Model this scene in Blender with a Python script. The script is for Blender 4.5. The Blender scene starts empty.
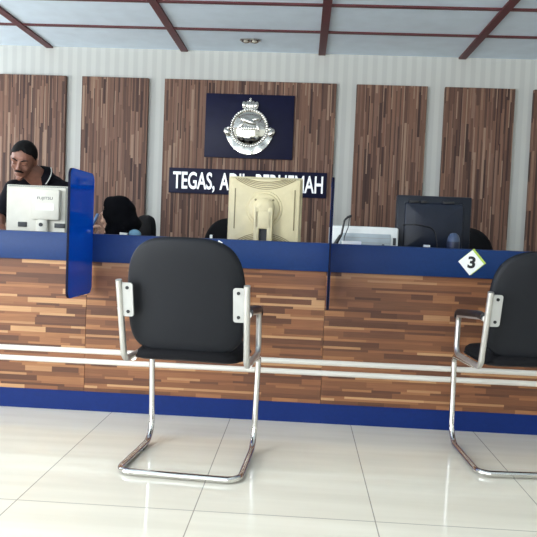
import bpy, bmesh, math, random
from mathutils import Vector, Matrix, Euler, Quaternion
random.seed(7)
S = bpy.context.scene
C = S.collection
PI = math.pi
V = Vector

# ------------------------------------------------------------------ materials
def lin(c):
    return tuple(((x/255)/12.92 if x/255 <= .04045 else ((x/255+.055)/1.055)**2.4) for x in c) + (1,)

def mat(name, rgb, rough=.5, metal=0., spec=.5, coat=0., noise=0., nscale=20., bump=0., bscale=200.):
    m = bpy.data.materials.new(name); m.use_nodes = True
    nt = m.node_tree; b = nt.nodes['Principled BSDF']
    b.inputs['Roughness'].default_value = rough
    b.inputs['Metallic'].default_value = metal
    b.inputs['Specular IOR Level'].default_value = spec
    b.inputs['Coat Weight'].default_value = coat
    b.inputs['Base Color'].default_value = lin(rgb)
    tc = nt.nodes.new('ShaderNodeTexCoord')
    if noise:
        n = nt.nodes.new('ShaderNodeTexNoise'); n.inputs['Scale'].default_value = nscale
        nt.links.new(tc.outputs['Object'], n.inputs['Vector'])
        r = nt.nodes.new('ShaderNodeValToRGB')
        r.color_ramp.elements[0].position = .3; r.color_ramp.elements[1].position = .7
        c0 = lin([max(0, x*(1-noise)) for x in rgb]); c1 = lin([min(255, x*(1+noise)) for x in rgb])
        r.color_ramp.elements[0].color = c0; r.color_ramp.elements[1].color = c1
        nt.links.new(n.outputs['Fac'], r.inputs['Fac']); nt.links.new(r.outputs['Color'], b.inputs['Base Color'])
    if bump:
        n = nt.nodes.new('ShaderNodeTexNoise'); n.inputs['Scale'].default_value = bscale
        nt.links.new(tc.outputs['Object'], n.inputs['Vector'])
        bp = nt.nodes.new('ShaderNodeBump'); bp.inputs['Strength'].default_value = bump
        bp.inputs['Distance'].default_value = .002
        nt.links.new(n.outputs['Fac'], bp.inputs['Height']); nt.links.new(bp.outputs['Normal'], b.inputs['Normal'])
    return m

def nmath(nt, op, a, b=None):
    n = nt.nodes.new('ShaderNodeMath'); n.operation = op
    for i, v in enumerate((a, b)):
        if v is None: continue
        if isinstance(v, (int, float)): n.inputs[i].default_value = v
        else: nt.links.new(v, n.inputs[i])
    return n.outputs[0]

STRIPS = [(92, 60, 47), (120, 80, 60), (138, 92, 68), (122, 81, 60), (152, 106, 78), (104, 68, 53), (140, 95, 70),
          (172, 130, 100), (126, 84, 62), (156, 110, 80), (108, 71, 55), (136, 91, 68), (188, 148, 116), (116, 78, 59), (146, 101, 74), (96, 63, 50)]
PANEL_STRIPS = [(89, 64, 56), (118, 87, 73), (132, 100, 85), (109, 78, 66), (144, 112, 96), (97, 70, 60), (126, 93, 77),
                (164, 134, 114), (112, 80, 67), (138, 103, 85), (80, 57, 50), (123, 91, 77), (149, 116, 96), (103, 74, 63), (132, 97, 80), (71, 49, 44)]
def strip_wood(name, vertical, h, gain=1., rough=.42, lo=.13, hi=.45, cols=STRIPS, warm=(1, 1, 1)):
    m = bpy.data.materials.new(name); m.use_nodes = True
    nt = m.node_tree; b = nt.nodes['Principled BSDF']
    tc = nt.nodes.new('ShaderNodeTexCoord'); sp = nt.nodes.new('ShaderNodeSeparateXYZ')
    nt.links.new(tc.outputs['Object'], sp.inputs[0])
    oi = nt.nodes.new('ShaderNodeObjectInfo')
    al, ac = (sp.outputs['Z'], sp.outputs['X']) if vertical else (sp.outputs['X'], sp.outputs['Z'])
    acw = nmath(nt, 'ADD', ac, nmath(nt, 'MULTIPLY', nmath(nt, 'SINE', nmath(nt, 'MULTIPLY', ac, 2.1/h)), h*.3))
    row = nmath(nt, 'ADD', nmath(nt, 'FLOOR', nmath(nt, 'DIVIDE', acw, h)), nmath(nt, 'FLOOR', nmath(nt, 'MULTIPLY', oi.outputs['Random'], 500)))
    w1 = nt.nodes.new('ShaderNodeTexWhiteNoise'); w1.noise_dimensions = '1D'; nt.links.new(row, w1.inputs['W'])
    w2 = nt.nodes.new('ShaderNodeTexWhiteNoise'); w2.noise_dimensions = '1D'
    nt.links.new(nmath(nt, 'ADD', row, 311.5), w2.inputs['W'])
    L = nmath(nt, 'ADD', nmath(nt, 'MULTIPLY', w1.outputs['Value'], hi-lo), lo)
    cell = nmath(nt, 'FLOOR', nmath(nt, 'DIVIDE', nmath(nt, 'ADD', al, nmath(nt, 'MULTIPLY', w2.outputs['Value'], 9.)), L))
    cv = nt.nodes.new('ShaderNodeCombineXYZ'); nt.links.new(row, cv.inputs[0]); nt.links.new(cell, cv.inputs[1])
    w3 = nt.nodes.new('ShaderNodeTexWhiteNoise'); w3.noise_dimensions = '2D'; nt.links.new(cv.outputs[0], w3.inputs['Vector'])
    ra = nt.nodes.new('ShaderNodeValToRGB'); cr = ra.color_ramp; cr.interpolation = 'CONSTANT'
    n = len(cols)
    for i, c in enumerate(cols):
        e = cr.elements[i] if i < 2 else cr.elements.new(i/n)
        e.position = i/n; e.color = lin([min(255, x*gain*w) for x, w in zip(c, warm)])
    nt.links.new(w3.outputs['Value'], ra.inputs['Fac'])
    # fine grain along the strip
    mp = nt.nodes.new('ShaderNodeMapping'); nt.links.new(tc.outputs['Object'], mp.inputs['Vector'])
    mp.inputs['Scale'].default_value = (300, 300, 8) if vertical else (8, 300, 300)
    gn = nt.nodes.new('ShaderNodeTexNoise'); gn.inputs['Scale'].default_value = 1.; nt.links.new(mp.outputs[0], gn.inputs['Vector'])
    mx = nt.nodes.new('ShaderNodeMix'); mx.data_type = 'RGBA'; mx.blend_type = 'MULTIPLY'; mx.inputs['Factor'].default_value = .3
    nt.links.new(ra.outputs['Color'], mx.inputs[6])
    g2 = nt.nodes.new('ShaderNodeMapRange'); g2.inputs['From Min'].default_value = .3; g2.inputs['From Max'].default_value = .7
    g2.inputs['To Min'].default_value = .4; g2.inputs['To Max'].default_value = 1.2
    nt.links.new(gn.outputs['Fac'], g2.inputs['Value']); nt.links.new(g2.outputs[0], mx.inputs[7])
    nt.links.new(mx.outputs[2], b.inputs['Base Color'])
    b.inputs['Roughness'].default_value = rough; b.inputs['Specular IOR Level'].default_value = .3
    return m

M = {}
M['counter_wood'] = strip_wood('counter_strip_laminate', False, .0165, .96, .5, .1, .42, STRIPS, (1, .97, .88))
M['panel_wood'] = strip_wood('wall_strip_laminate', True, .0125, .92, .6, .2, .7, PANEL_STRIPS)
M['blue'] = mat('blue_laminate', (19, 47, 94), .45, spec=.2, noise=.03, nscale=60)
M['kick'] = mat('blue_kick_laminate', (7, 36, 98), .5, spec=.2, noise=.03, nscale=60)
M['rail'] = mat('pale_metal_rail', (214, 210, 202), .35, spec=.5)
M['inside'] = mat('desk_grey_laminate', (120, 116, 112), .5, noise=.04)
M['maroon'] = mat('maroon_trim_paint', (88, 38, 44), .5, noise=.06)
M['ceil'] = mat('ceiling_board', (216, 230, 244), .8, noise=.015, nscale=8)
M['plain'] = mat('side_wall_paint', (206, 204, 196), .8, noise=.02)
M['chrome'] = mat('chrome', (215, 213, 210), .12, 1., noise=.02)
M['satin'] = mat('satin_steel', (200, 198, 194), .32, .8, noise=.02)
M['silver_plate'] = mat('silver_bracket', (180, 180, 178), .45, .5, noise=.02)
M['shell'] = mat('black_plastic_shell', (20, 22, 27), .55, spec=.22, bump=.25, bscale=900)
M['fabric'] = mat('black_fabric', (16, 16, 19), .9, spec=.2, noise=.15, nscale=300, bump=.5, bscale=900)
M['blackplastic'] = mat('black_plastic', (20, 20, 22), .4, noise=.05)
M['screw'] = mat('dark_screw', (22, 22, 24), .4, .3, noise=.05)
M['cream'] = mat('cream_plastic', (206, 193, 154), .55, noise=.02)
M['creamdark'] = mat('cream_slot', (128, 116, 86), .6, noise=.02)
M['white'] = mat('white_plastic', (196, 193, 181), .5, noise=.015)
M['whitedark'] = mat('white_plastic_slot', (150, 152, 148), .6, noise=.02)
M['paper'] = mat('white_paper', (238, 238, 234), .7, noise=.01)
M['darkslot'] = mat('dark_slot', (38, 40, 44), .6, noise=.05)
M['darkmon'] = mat('black_monitor_plastic', (20, 25, 36), .4, spec=.3, noise=.05)
M['darkmon2'] = mat('black_monitor_panel', (22, 29, 44), .35, spec=.3, noise=.05)
M['greypanel'] = mat('grey_printer_panel', (158, 168, 174), .5, noise=.03)
M['printer'] = mat('printer_pale_plastic', (214, 216, 214), .5, noise=.02)
M['navy'] = mat('navy_board', (9, 12, 46), .5, spec=.25, noise=.05)
M['silver'] = mat('polished_silver', (222, 220, 214), .1, 1., noise=.02, bump=.0)
M['letter'] = mat('silver_lettering', (214, 216, 220), .3, .6, noise=.01)
M['lime'] = mat('lime_edge', (176, 200, 84), .5, noise=.03)
M['ink'] = mat('black_ink', (20, 20, 24), .5, noise=.03)
M['greyink'] = mat('grey_ink', (70, 72, 76), .6, noise=.03)
M['skinm'] = mat('brown_skin', (128, 86, 70), .5, noise=.06, nscale=40)
M['skinw'] = mat('light_skin', (206, 164, 142), .5, noise=.04, nscale=40)
M['hair'] = mat('black_hair', (14, 12, 12), .8, spec=.15, noise=.2, nscale=200)
M['polo'] = mat('dark_polo_cloth', (17, 15, 21), .9, spec=.15, noise=.1, nscale=200)
M['piping'] = mat('white_piping', (210, 208, 204), .7, noise=.02)
M['trouser'] = mat('dark_trouser_cloth', (34, 34, 40), .85, noise=.1, nscale=200)
M['hijab'] = mat('black_scarf_cloth', (7, 7, 12), .9, spec=.12, noise=.12, nscale=120)
M['uniform'] = mat('dark_blue_uniform_cloth', (12, 14, 26), .9, spec=.15, noise=.1, nscale=200)
M['paleblue'] = mat('pale_blue_cloth', (110, 150, 176), .7, noise=.05)
M['paleitem'] = mat('light_blue_plastic', (120, 160, 215), .4, noise=.03)
M['tumbler'] = mat('dark_blue_plastic', (24, 34, 58), .35, noise=.05)
M['tumblerlid'] = mat('grey_blue_plastic', (62, 78, 104), .4, noise=.05)

def wallpaper():
    m = bpy.data.materials.new('striped_wallpaper'); m.use_nodes = True
    nt = m.node_tree; b = nt.nodes['Principled BSDF']; b.inputs['Roughness'].default_value = .6
    tc = nt.nodes.new('ShaderNodeTexCoord'); sp = nt.nodes.new('ShaderNodeSeparateXYZ'); nt.links.new(tc.outputs['Object'], sp.inputs[0])
    s = nmath(nt, 'SINE', nmath(nt, 'MULTIPLY', sp.outputs['X'], 2*PI/.085))
    r = nt.nodes.new('ShaderNodeValToRGB')
    r.color_ramp.elements[0].position = .38; r.color_ramp.elements[1].position = .62
    r.color_ramp.elements[0].color = lin((186, 187, 184)); r.color_ramp.elements[1].color = lin((195, 196, 192))
    nt.links.new(nmath(nt, 'ADD', nmath(nt, 'MULTIPLY', s, .5), .5), r.inputs['Fac'])
    nt.links.new(r.outputs['Color'], b.inputs['Base Color'])
    return m
M['wallpaper'] = wallpaper()

def floor_tiles():
    m = bpy.data.materials.new('glossy_cream_floor_tiles'); m.use_nodes = True
    nt = m.node_tree; b = nt.nodes['Principled BSDF']
    tc = nt.nodes.new('ShaderNodeTexCoord')
    mp = nt.nodes.new('ShaderNodeMapping'); nt.links.new(tc.outputs['Object'], mp.inputs['Vector'])
    mp.inputs['Location'].default_value = (.3205, -2.1503, 0)
    br = nt.nodes.new('ShaderNodeTexBrick'); nt.links.new(mp.outputs[0], br.inputs['Vector'])
    br.offset = 0; br.squash = 1
    br.inputs['Scale'].default_value = 1; br.inputs['Brick Width'].default_value = .6; br.inputs['Row Height'].default_value = 1.2
    br.inputs['Mortar Size'].default_value = .0022; br.inputs['Mortar Smooth'].default_value = .2; br.inputs['Bias'].default_value = 0
    br.inputs['Color1'].default_value = lin((245, 238, 221)); br.inputs['Color2'].default_value = lin((241, 233, 216))
    br.inputs['Mortar'].default_value = lin((176, 168, 154))
    mp2 = nt.nodes.new('ShaderNodeMapping'); nt.links.new(tc.outputs['Object'], mp2.inputs['Vector']); mp2.inputs['Scale'].default_value = (.7, 9, 1)
    n = nt.nodes.new('ShaderNodeTexNoise'); n.inputs['Scale'].default_value = 1.3; n.inputs['Detail'].default_value = 4; nt.links.new(mp2.outputs[0], n.inputs['Vector'])
    r = nt.nodes.new('ShaderNodeValToRGB'); r.color_ramp.elements[0].position = .35; r.color_ramp.elements[1].position = .7
    r.color_ramp.elements[0].color = (.86, .85, .83, 1); r.color_ramp.elements[1].color = (1, 1, 1, 1)
    nt.links.new(n.outputs['Fac'], r.inputs['Fac'])
    mx = nt.nodes.new('ShaderNodeMix'); mx.data_type = 'RGBA'; mx.blend_type = 'MULTIPLY'; mx.inputs['Factor'].default_value = .7
    nt.links.new(br.outputs['Color'], mx.inputs[6]); nt.links.new(r.outputs['Color'], mx.inputs[7])
    nt.links.new(mx.outputs[2], b.inputs['Base Color'])
    b.inputs['Roughness'].default_value = .09; b.inputs['Specular IOR Level'].default_value = .5
    return m
M['floor'] = floor_tiles()

def acrylic():
    m = bpy.data.materials.new('blue_acrylic'); m.use_nodes = True
    nt = m.node_tree; out = nt.nodes['Material Output']; nt.nodes.remove(nt.nodes['Principled BSDF'])
    tr = nt.nodes.new('ShaderNodeBsdfTransparent'); tr.inputs[0].default_value = lin((50, 150, 245))
    df = nt.nodes.new('ShaderNodeBsdfTranslucent'); df.inputs[0].default_value = lin((16, 150, 255))
    d2 = nt.nodes.new('ShaderNodeBsdfDiffuse'); d2.inputs[0].default_value = lin((8, 120, 228))
    gl = nt.nodes.new('ShaderNodeBsdfGlossy'); gl.inputs['Roughness'].default_value = .05
    a = nt.nodes.new('ShaderNodeMixShader'); a.inputs[0].default_value = .5
    nt.links.new(df.outputs[0], a.inputs[1]); nt.links.new(d2.outputs[0], a.inputs[2])
    b = nt.nodes.new('ShaderNodeMixShader'); b.inputs[0].default_value = .42
    nt.links.new(tr.outputs[0], b.inputs[1]); nt.links.new(a.outputs[0], b.inputs[2])
    c = nt.nodes.new('ShaderNodeMixShader'); fr = nt.nodes.new('ShaderNodeFresnel'); fr.inputs['IOR'].default_value = 1.3
    nt.links.new(fr.outputs[0], c.inputs[0])
    nt.links.new(b.outputs[0], c.inputs[1]); nt.links.new(gl.outputs[0], c.inputs[2])
    nt.links.new(c.outputs[0], out.inputs['Surface'])
    return m
M['acrylic'] = acrylic()
M['acrylic_edge'] = mat('blue_acrylic_edge', (8, 12, 36), .6, spec=.1, noise=.05)

# ------------------------------------------------------------------ mesh helpers
def box(bm, c, s, bevel=0., seg=2, rot=None):
    r = bmesh.ops.create_cube(bm, size=1)
    vs = r['verts']
    bmesh.ops.scale(bm, vec=s, verts=vs)
    if bevel:
        es = list({e for v in vs for e in v.link_edges})
        rr = bmesh.ops.bevel(bm, geom=es, offset=bevel, segments=seg, profile=.5, affect='EDGES')
        vs = list({v for f in rr['faces'] for v in f.verts} | {v for v in vs if v.is_valid})
    if rot: bmesh.ops.rotate(bm, cent=(0, 0, 0), matrix=Euler(rot).to_matrix(), verts=vs)
    bmesh.ops.translate(bm, vec=c, verts=vs)
    return vs

def fillet(pts, r, n=8):
    pts = [V(p) for p in pts]
    rs = r if isinstance(r, (list, tuple)) else [r]*len(pts)
    out = [pts[0]]
    for i in range(1, len(pts)-1):
        a, p, b = pts[i-1], pts[i], pts[i+1]
        d1 = (a-p).normalized(); d2 = (b-p).normalized()
        ang = d1.angle(d2)
        t = min(rs[i]/math.tan(ang/2), (a-p).length*.49, (b-p).length*.49)
        p1 = p+d1*t; p2 = p+d2*t
        rad = t*math.tan(ang/2)
        c = p+(d1+d2).normalized()*(rad/math.sin(ang/2))
        u = p1-c; w = p2-c
        th = u.angle(w)
        for k in range(n+1):
            s = k/n
            out.append(c+(u*math.sin((1-s)*th)+w*math.sin(s*th))/math.sin(th))
    out.append(pts[-1])
    return out

def tube(bm, pts, r, seg=14, closed=False, flat=None):
    pts = [V(p) for p in pts]; n = len(pts)
    rr = r if isinstance(r, (list, tuple)) else [r]*n
    tang = []
    for i in range(n):
        a = pts[i-1] if (i > 0 or closed) else pts[i]
        b = pts[(i+1) % n] if (i < n-1 or closed) else pts[i]
        tang.append((b-a).normalized())
    up = V((0, 0, 1)) if abs(tang[0].z) < .9 else V((0, 1, 0))
    u = tang[0].cross(up).normalized()
    rings = []
    for i in range(n):
        if i:
            q = tang[i-1].rotation_difference(tang[i]); u = q @ u
        u = (u-tang[i]*u.dot(tang[i])).normalized(); w = tang[i].cross(u)
        rings.append([bm.verts.new(pts[i]+(u*math.cos(2*PI*k/seg)+w*math.sin(2*PI*k/seg)*(flat or 1))*rr[i]) for k in range(seg)])
    for i in range(n if closed else n-1):
        a, b = rings[i], rings[(i+1) % n]
        for k in range(seg):
            bm.faces.new((a[k], a[(k+1) % seg], b[(k+1) % seg], b[k]))
    if not closed:
        bm.faces.new(rings[0][::-1]); bm.faces.new(rings[-1])

def ringpad(bm, outline, profile, fn):
    """closed pad: outline = list of (a,b); profile = list of (scale, depth) from the front centre ring to the back one; fn maps (a,b,d) to 3D"""
    n = len(outline); rings = []
    for s, d in profile:
        rings.append([bm.verts.new(fn(a*s, b*s, d)) for a, b in outline])
    for i in range(len(rings)-1):
        for k in range(n):
            bm.faces.new((rings[i][k], rings[i][(k+1) % n], rings[i+1][(k+1) % n], rings[i+1][k]))
    for ring, d, flip in ((rings[0], profile[0][1], True), (rings[-1], profile[-1][1], False)):
        c = bm.verts.new(fn(0, 0, d))
        for k in range(n):
            f = (ring[k], ring[(k+1) % n], c)
            bm.faces.new(f[::-1] if flip else f)

def superell(hw, hh, n, N=64, top=None, bot=None):
    out = []
    for k in range(N):
        t = 2*PI*k/N; c, s = math.cos(t), math.sin(t)
        e = (top if s > 0 else bot) or n
        out.append((hw*math.copysign(abs(c)**(2/e), c), hh*math.copysign(abs(s)**(2/e), s)))
    return out

def roundrect(hw, hh, r, n=6):
    out = []
    for cx, cy, a0 in ((hw-r, hh-r, 0), (-hw+r, hh-r, 90), (-hw+r, -hh+r, 180), (hw-r, -hh+r, 270)):
        for k in range(n+1):
            a = math.radians(a0+90*k/n); out.append((cx+r*math.cos(a), cy+r*math.sin(a)))
    return out

def prism(bm, outline, fn, d0, d1):
    a = [bm.verts.new(fn(x, y, d0)) for x, y in outline]; b = [bm.verts.new(fn(x, y, d1)) for x, y in outline]
    n = len(a)
    for k in range(n): bm.faces.new((a[k], a[(k+1) % n], b[(k+1) % n], b[k]))
    bm.faces.new(a[::-1]); bm.faces.new(b)

def cyl(bm, p, q, r, seg=20, r2=None):
    tube(bm, [p, q], [r, r2 if r2 is not None else r], seg)

def ellip(bm, c, s, rot=None, seg=20):
    r = bmesh.ops.create_uvsphere(bm, u_segments=seg, v_segments=max(8, seg*2//3), radius=1)
    bmesh.ops.scale(bm, vec=s, verts=r['verts'])
    if rot is not None:
        bmesh.ops.rotate(bm, cent=(0, 0, 0), matrix=rot if isinstance(rot, Matrix) else Euler(rot).to_matrix(), verts=r['verts'])
    bmesh.ops.translate(bm, vec=c, verts=r['verts'])
    return r['verts']

def capsule(bm, a, b, ra, rb, seg=16):
    a, b = V(a), V(b); d = b-a; L = d.length; d.normalize()
    pts = []; rr = []
    for k in range(7):
        t = -PI/2+PI/2*k/6
        pts.append(a+d*ra*math.sin(t)); rr.append(max(ra*math.cos(t), 1e-4))
    for k in range(7):
        t = PI/2*k/6
        pts.append(b+d*rb*math.sin(t)); rr.append(max(rb*math.cos(t), 1e-4))
    # keep parallel frames: straight line
    up = V((0, 0, 1)) if abs(d.z) < .9 else V((0, 1, 0))
    u = d.cross(up).normalized(); w = d.cross(u)
    rings = [[bm.verts.new(p+(u*math.cos(2*PI*k/seg)+w*math.sin(2*PI*k/seg))*r) for k in range(seg)] for p, r in zip(pts, rr)]
    for i in range(len(rings)-1):
        for k in range(seg): bm.faces.new((rings[i][k], rings[i][(k+1) % seg], rings[i+1][(k+1) % seg], rings[i+1][k]))
    bm.faces.new(rings[0][::-1]); bm.faces.new(rings[-1])

def obj(name, bm, m, parent=None, smooth=True, angle=40, loc=None):
    bmesh.ops.recalc_face_normals(bm, faces=bm.faces)
    me = bpy.data.meshes.new(name)
    if smooth:
        for f in bm.faces: f.smooth = True
        for e in bm.edges:
            if len(e.link_faces) == 2 and e.calc_face_angle(0) > math.radians(angle): e.smooth = False
    bm.to_mesh(me); bm.free()
    me.materials.append(m)
    o = bpy.data.objects.new(name, me); C.objects.link(o)
    if parent: o.parent = parent
    if loc: o.location = loc
    return o

def B(): return bmesh.new()
def boxobj(name, c, s, m, parent=None, bevel=0., rot=None):
    bm = B(); box(bm, c, s, bevel, rot=rot); return obj(name, bm, m, parent)

def tag(o, label=None, cat=None, group=None, kind=None):
    if label: o['label'] = label
    if cat: o['category'] = cat
    if group: o['group'] = group
    if kind: o['kind'] = kind
    return o
def thing(name, label, cat, loc=(0, 0, 0), rz=0, group=None):
    o = bpy.data.objects.new(name, None); C.objects.link(o); o.empty_display_size = .1
    o.location = loc; o.rotation_euler = (0, 0, rz)
    return tag(o, label, cat, group)
def struct(name, bm, m, label=None, parent=None, smooth=False):
    o = obj(name, bm, m, parent, smooth)
    o['kind'] = 'structure'
    if label: o['label'] = label
    return o
def dup(root, loc, rz, label, group=None):
    r = root.copy(); C.objects.link(r); r.location = loc; r.rotation_euler = (0, 0, rz); r['label'] = label
    if group: r['group'] = group
    for ch in list(root.children):
        c = ch.copy(); C.objects.link(c); c.parent = r
        for g in ch.children:
            d = g.copy(); C.objects.link(d); d.parent = c
    return r

def remesh(bm, vox, smooth_it=3, name='tmp'):
    me = bpy.data.meshes.new(name); bmesh.ops.recalc_face_normals(bm, faces=bm.faces); bm.to_mesh(me); bm.free()
    o = bpy.data.objects.new(name, me); C.objects.link(o)
    md = o.modifiers.new('r', 'REMESH'); md.mode = 'VOXEL'; md.voxel_size = vox; md.use_smooth_shade = True
    if smooth_it:
        sm = o.modifiers.new('s', 'SMOOTH'); sm.iterations = smooth_it; sm.factor = .5
    dg = bpy.context.evaluated_depsgraph_get()
    me2 = bpy.data.meshes.new_from_object(o.evaluated_get(dg))
    bpy.data.objects.remove(o); bpy.data.meshes.remove(me)
    b = B(); b.from_mesh(me2); bpy.data.meshes.remove(me2)
    return b

def textmesh(txt, size, ext, bold=0., sx=1.):
    cu = bpy.data.curves.new('t', 'FONT'); cu.body = txt; cu.size = size; cu.extrude = ext; cu.offset = bold
    cu.align_x = 'CENTER'; cu.align_y = 'CENTER'; cu.resolution_u = 4
    o = bpy.data.objects.new('t', cu); C.objects.link(o)
    dg = bpy.context.evaluated_depsgraph_get()
    me = bpy.data.meshes.new_from_object(o.evaluated_get(dg))
    bpy.data.objects.remove(o); bpy.data.curves.remove(cu)
    b = B(); b.from_mesh(me); bpy.data.meshes.remove(me)
    return b
def fit_text(name, txt, x0, x1, z0, z1, y, depth, m, parent, bold=.02, rot=None):
    """text standing upright facing -Y, fitted into the given rectangle"""
    b = textmesh(txt, 1., .5, bold)
    xs = [v.co.x for v in b.verts]; ys = [v.co.y for v in b.verts]
    ax, bx, ay, by = min(xs), max(xs), min(ys), max(ys)
    for v in b.verts:
        x = x0+(v.co.x-ax)/(bx-ax)*(x1-x0); z = z0+(v.co.y-ay)/(by-ay)*(z1-z0)
        v.co = (x, y-(v.co.z+.5)*depth, z)
    return obj(name, b, m, parent, smooth=False)

# ------------------------------------------------------------------ the room
YW, ZC = 5.947, 2.534
XL, XR, YB = -4.3, 3.9, -3.4
bm = B(); box(bm, ((XL+XR)/2, (YB+YW)/2, -.05), (XR-XL+.4, YW-YB+.4, .1)); struct('floor', bm, M['floor'], 'glossy cream tiled floor')
bm = B(); box(bm, ((XL+XR)/2, (YB+YW)/2, ZC+.05), (XR-XL+.4, YW-YB+.4, .1)); struct('ceiling', bm, M['ceil'], 'white panelled ceiling')
bm = B(); box(bm, ((XL+XR)/2, YW+.06, ZC/2), (XR-XL+.24, .12, ZC)); struct('wall_far', bm, M['wallpaper'], 'pale striped wallpapered wall')
bm = B(); box(bm, (XR+.06, (YB+YW)/2, ZC/2), (.12, YW-YB, ZC)); struct('wall_right', bm, M['plain'])
WIN_L = (-2.8, 1.3, .3, 2.4)     # y0,y1,z0,z1 in the left wall
def holed(bm, a0, a1, z1, w, mk):
    y0, y1, h0, h1 = w
    for (p, q, r, s) in ((a0, y0, 0, z1), (y1, a1, 0, z1), (y0, y1, 0, h0), (y0, y1, h1, z1)):
        c, d = mk((p+q)/2, q-p); box(bm, (c[0], c[1], (r+s)/2), (d[0], d[1], s-r))
WIN_F = (3.5, 5.5, .9, 2.3)
bm = B(); holed(bm, YB, 3.0, ZC, WIN_L, lambda c, d: ((XL-.06, c), (.12, d))); holed(bm, 3.0, YW, ZC, WIN_F, lambda c, d: ((XL-.06, c), (.12, d))); struct('wall_left', bm, M['plain'])
WIN_B = (-2.8, .9, .1, 2.2)
bm = B(); holed(bm, XL-.12, XR+.12, ZC, WIN_B, lambda c, d: ((c, YB-.06), (d, .12))); struct('wall_near', bm, M['plain'])
bm = B()
y0, y1, z0, z1 = WIN_L
for k in range(5): box(bm, (XL-.03, y0+(y1-y0)*k/4, (z0+z1)/2), (.06, .06, z1-z0))
for z in (z0+.03, z1-.03): box(bm, (XL-.03, (y0+y1)/2, z), (.06, y1-y0, .06))
struct('window_1', bm, M['rail'])
bm = B()
y0, y1, z0, z1 = WIN_F
for k in range(3): box(bm, (XL-.03, y0+(y1-y0)*k/2, (z0+z1)/2), (.06, .06, z1-z0))
for z in (z0+.03, z1-.03): box(bm, (XL-.03, (y0+y1)/2, z), (.06, y1-y0, .06))
struct('window_3', bm, M['rail'])
bm = B()
x0, x1, z0, z1 = WIN_B
for k in range(4): box(bm, (x0+(x1-x0)*k/3, YB-.03, (z0+z1)/2), (.06, .06, z1-z0))
for z in (z0+.03, z1-.03): box(bm, ((x0+x1)/2, YB-.03, z), (x1-x0, .06, .06))
struct('window_2', bm, M['rail'])
# maroon ceiling battens
n = 1
for k in range(-2, 4):
    x = -1.116+1.22*k
    if XL < x < XR:
        bm = B(); box(bm, (x, (YB+YW)/2, ZC-.007), (.062, YW-YB, .016)); struct(f'trim_{n}', bm, M['maroon'], 'maroon ceiling batten running towards the far wall'); n += 1
y = 4.70+.61
while y > YB+.1:
    bm = B(); box(bm, ((XL+XR)/2, y, ZC-.006), (XR-XL, .034, .012)); struct(f'trim_{n}', bm, M['maroon'], 'maroon ceiling batten running across the room'); n += 1
    y -= .61

# ------------------------------------------------------------------ wall panels
def wall_panel(x0, x1, label):
    t = .04
    bm = B(); box(bm, (0, 0, 0), (x1-x0, t, 2.17), .003, 1)
    o = obj('wall_panel', bm, M['panel_wood']); o.location = ((x0+x1)/2, YW-t/2-.001, 1.185)
    return tag(o, label, 'wall panel', 'wood strip wall panels')
wall_panel(-2.775, -2.165, 'brown strip-wood wall panel at the far left, behind the man')
wall_panel(-2.02, -1.42, 'narrow strip-wood wall panel behind the woman in the black headscarf')
wall_panel(-1.275, .245, 'wide strip-wood wall panel carrying the silver crest and lettered sign')
wall_panel(.42, 1.034, 'strip-wood wall panel right of the lettered sign, behind printer and dark monitor')
wall_panel(1.185, 1.785, 'strip-wood wall panel on the right, behind the dark monitor\'s right edge and numbered diamond')
wall_panel(1.945, 2.55, 'strip-wood wall panel cut off by the right edge of the photo')
PF = YW-.041    # front of the panels

# ------------------------------------------------------------------ crest
t = thing('crest_plaque', 'dark navy rectangular plaque with domed silver crest on the wall', 'plaque', (-.508, PF, 1.87))
W2, H2 = .39, .279
boxobj('board', (0, -.0125, 0), (2*W2, .025, 2*H2), M['navy'], t, .003)
def onb(x, z, d): return (x, -.025-d, z)
em = B()
# domed disc
DX, DZ, R = .006, -.018, .168
ring = [(math.cos(2*PI*k/64), math.sin(2*PI*k/64)) for k in range(64)]
ringpad(em, ring, [(.2, .062), (.5, .055), (.75, .043), (.86, .034), (.9, .030), (.92, .04), (.97, .04), (1, .032), (1, 0), (.3, 0)], lambda a, b, d: onb(DX+a*R, DZ+b*R, d))
emblem = obj('emblem', em, M['silver'], t)
# relief on the disc
bm = B()
for k in range(48):
    a = 2*PI*k/48; ellip(bm, onb(DX+.158*math.cos(a), DZ+.158*math.sin(a), .038), (.0115, .008, .0115), seg=10)
obj('beaded_rim', bm, M['silver'], emblem)
for p, sc_, ry in (((-.01, .055, .055), (.075, .018, .03), .35), ((.05, .075, .048), (.04, .015, .022), -.3), ((-.065, .03, .05), (.02, .016, .045), .5), ((.075, .01, .046), (.02, .014, .05), -.2)):
    bm = B(); ellip(bm, onb(DX+p[0], DZ+p[1], p[2]), sc_, (0, ry, 0)); obj('relief', bm, M['silver'], emblem)
bm = B()
for x in (-.06, -.04, -.02, 0, .02, .04, .06):
    ellip(bm, onb(DX+x, DZ-.005, .06-.2*x*x*8), (.011, .012, .022), seg=12)
obj('relief', bm, M['silver'], emblem)
# ribbon below
bm = B()
N = 40; pts0 = []
for k in range(N+1):
    a = math.radians(200+140*k/N); s = 1-abs(2*k/N-1)
    pts0.append((a, s))
ro, ri = [], []
ol = []
for a, s in pts0: ol.append((DX+.222*math.cos(a), .012+(.262*math.sin(a))))
inn = []
for a, s in pts0: inn.append((DX+.150*math.cos(a), -.005+(.150+.02*s)*math.sin(a)))
nA = len(ol)
def ribd(i, e): return .03+.016*math.sin(math.pi*i/(nA-1))+.002*math.sin(9*i/(nA-1)*PI)
va = [[bm.verts.new(onb(x, z, d)) for x, z, d in ((ol[i][0], ol[i][1], 0), (ol[i][0], ol[i][1], ribd(i, 0)-.004), ((ol[i][0]*.6+inn[i][0]*.4), (ol[i][1]*.6+inn[i][1]*.4), ribd(i, 0)), (inn[i][0], inn[i][1], ribd(i, 0)-.006), (inn[i][0], inn[i][1], 0))] for i in range(nA)]
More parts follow.
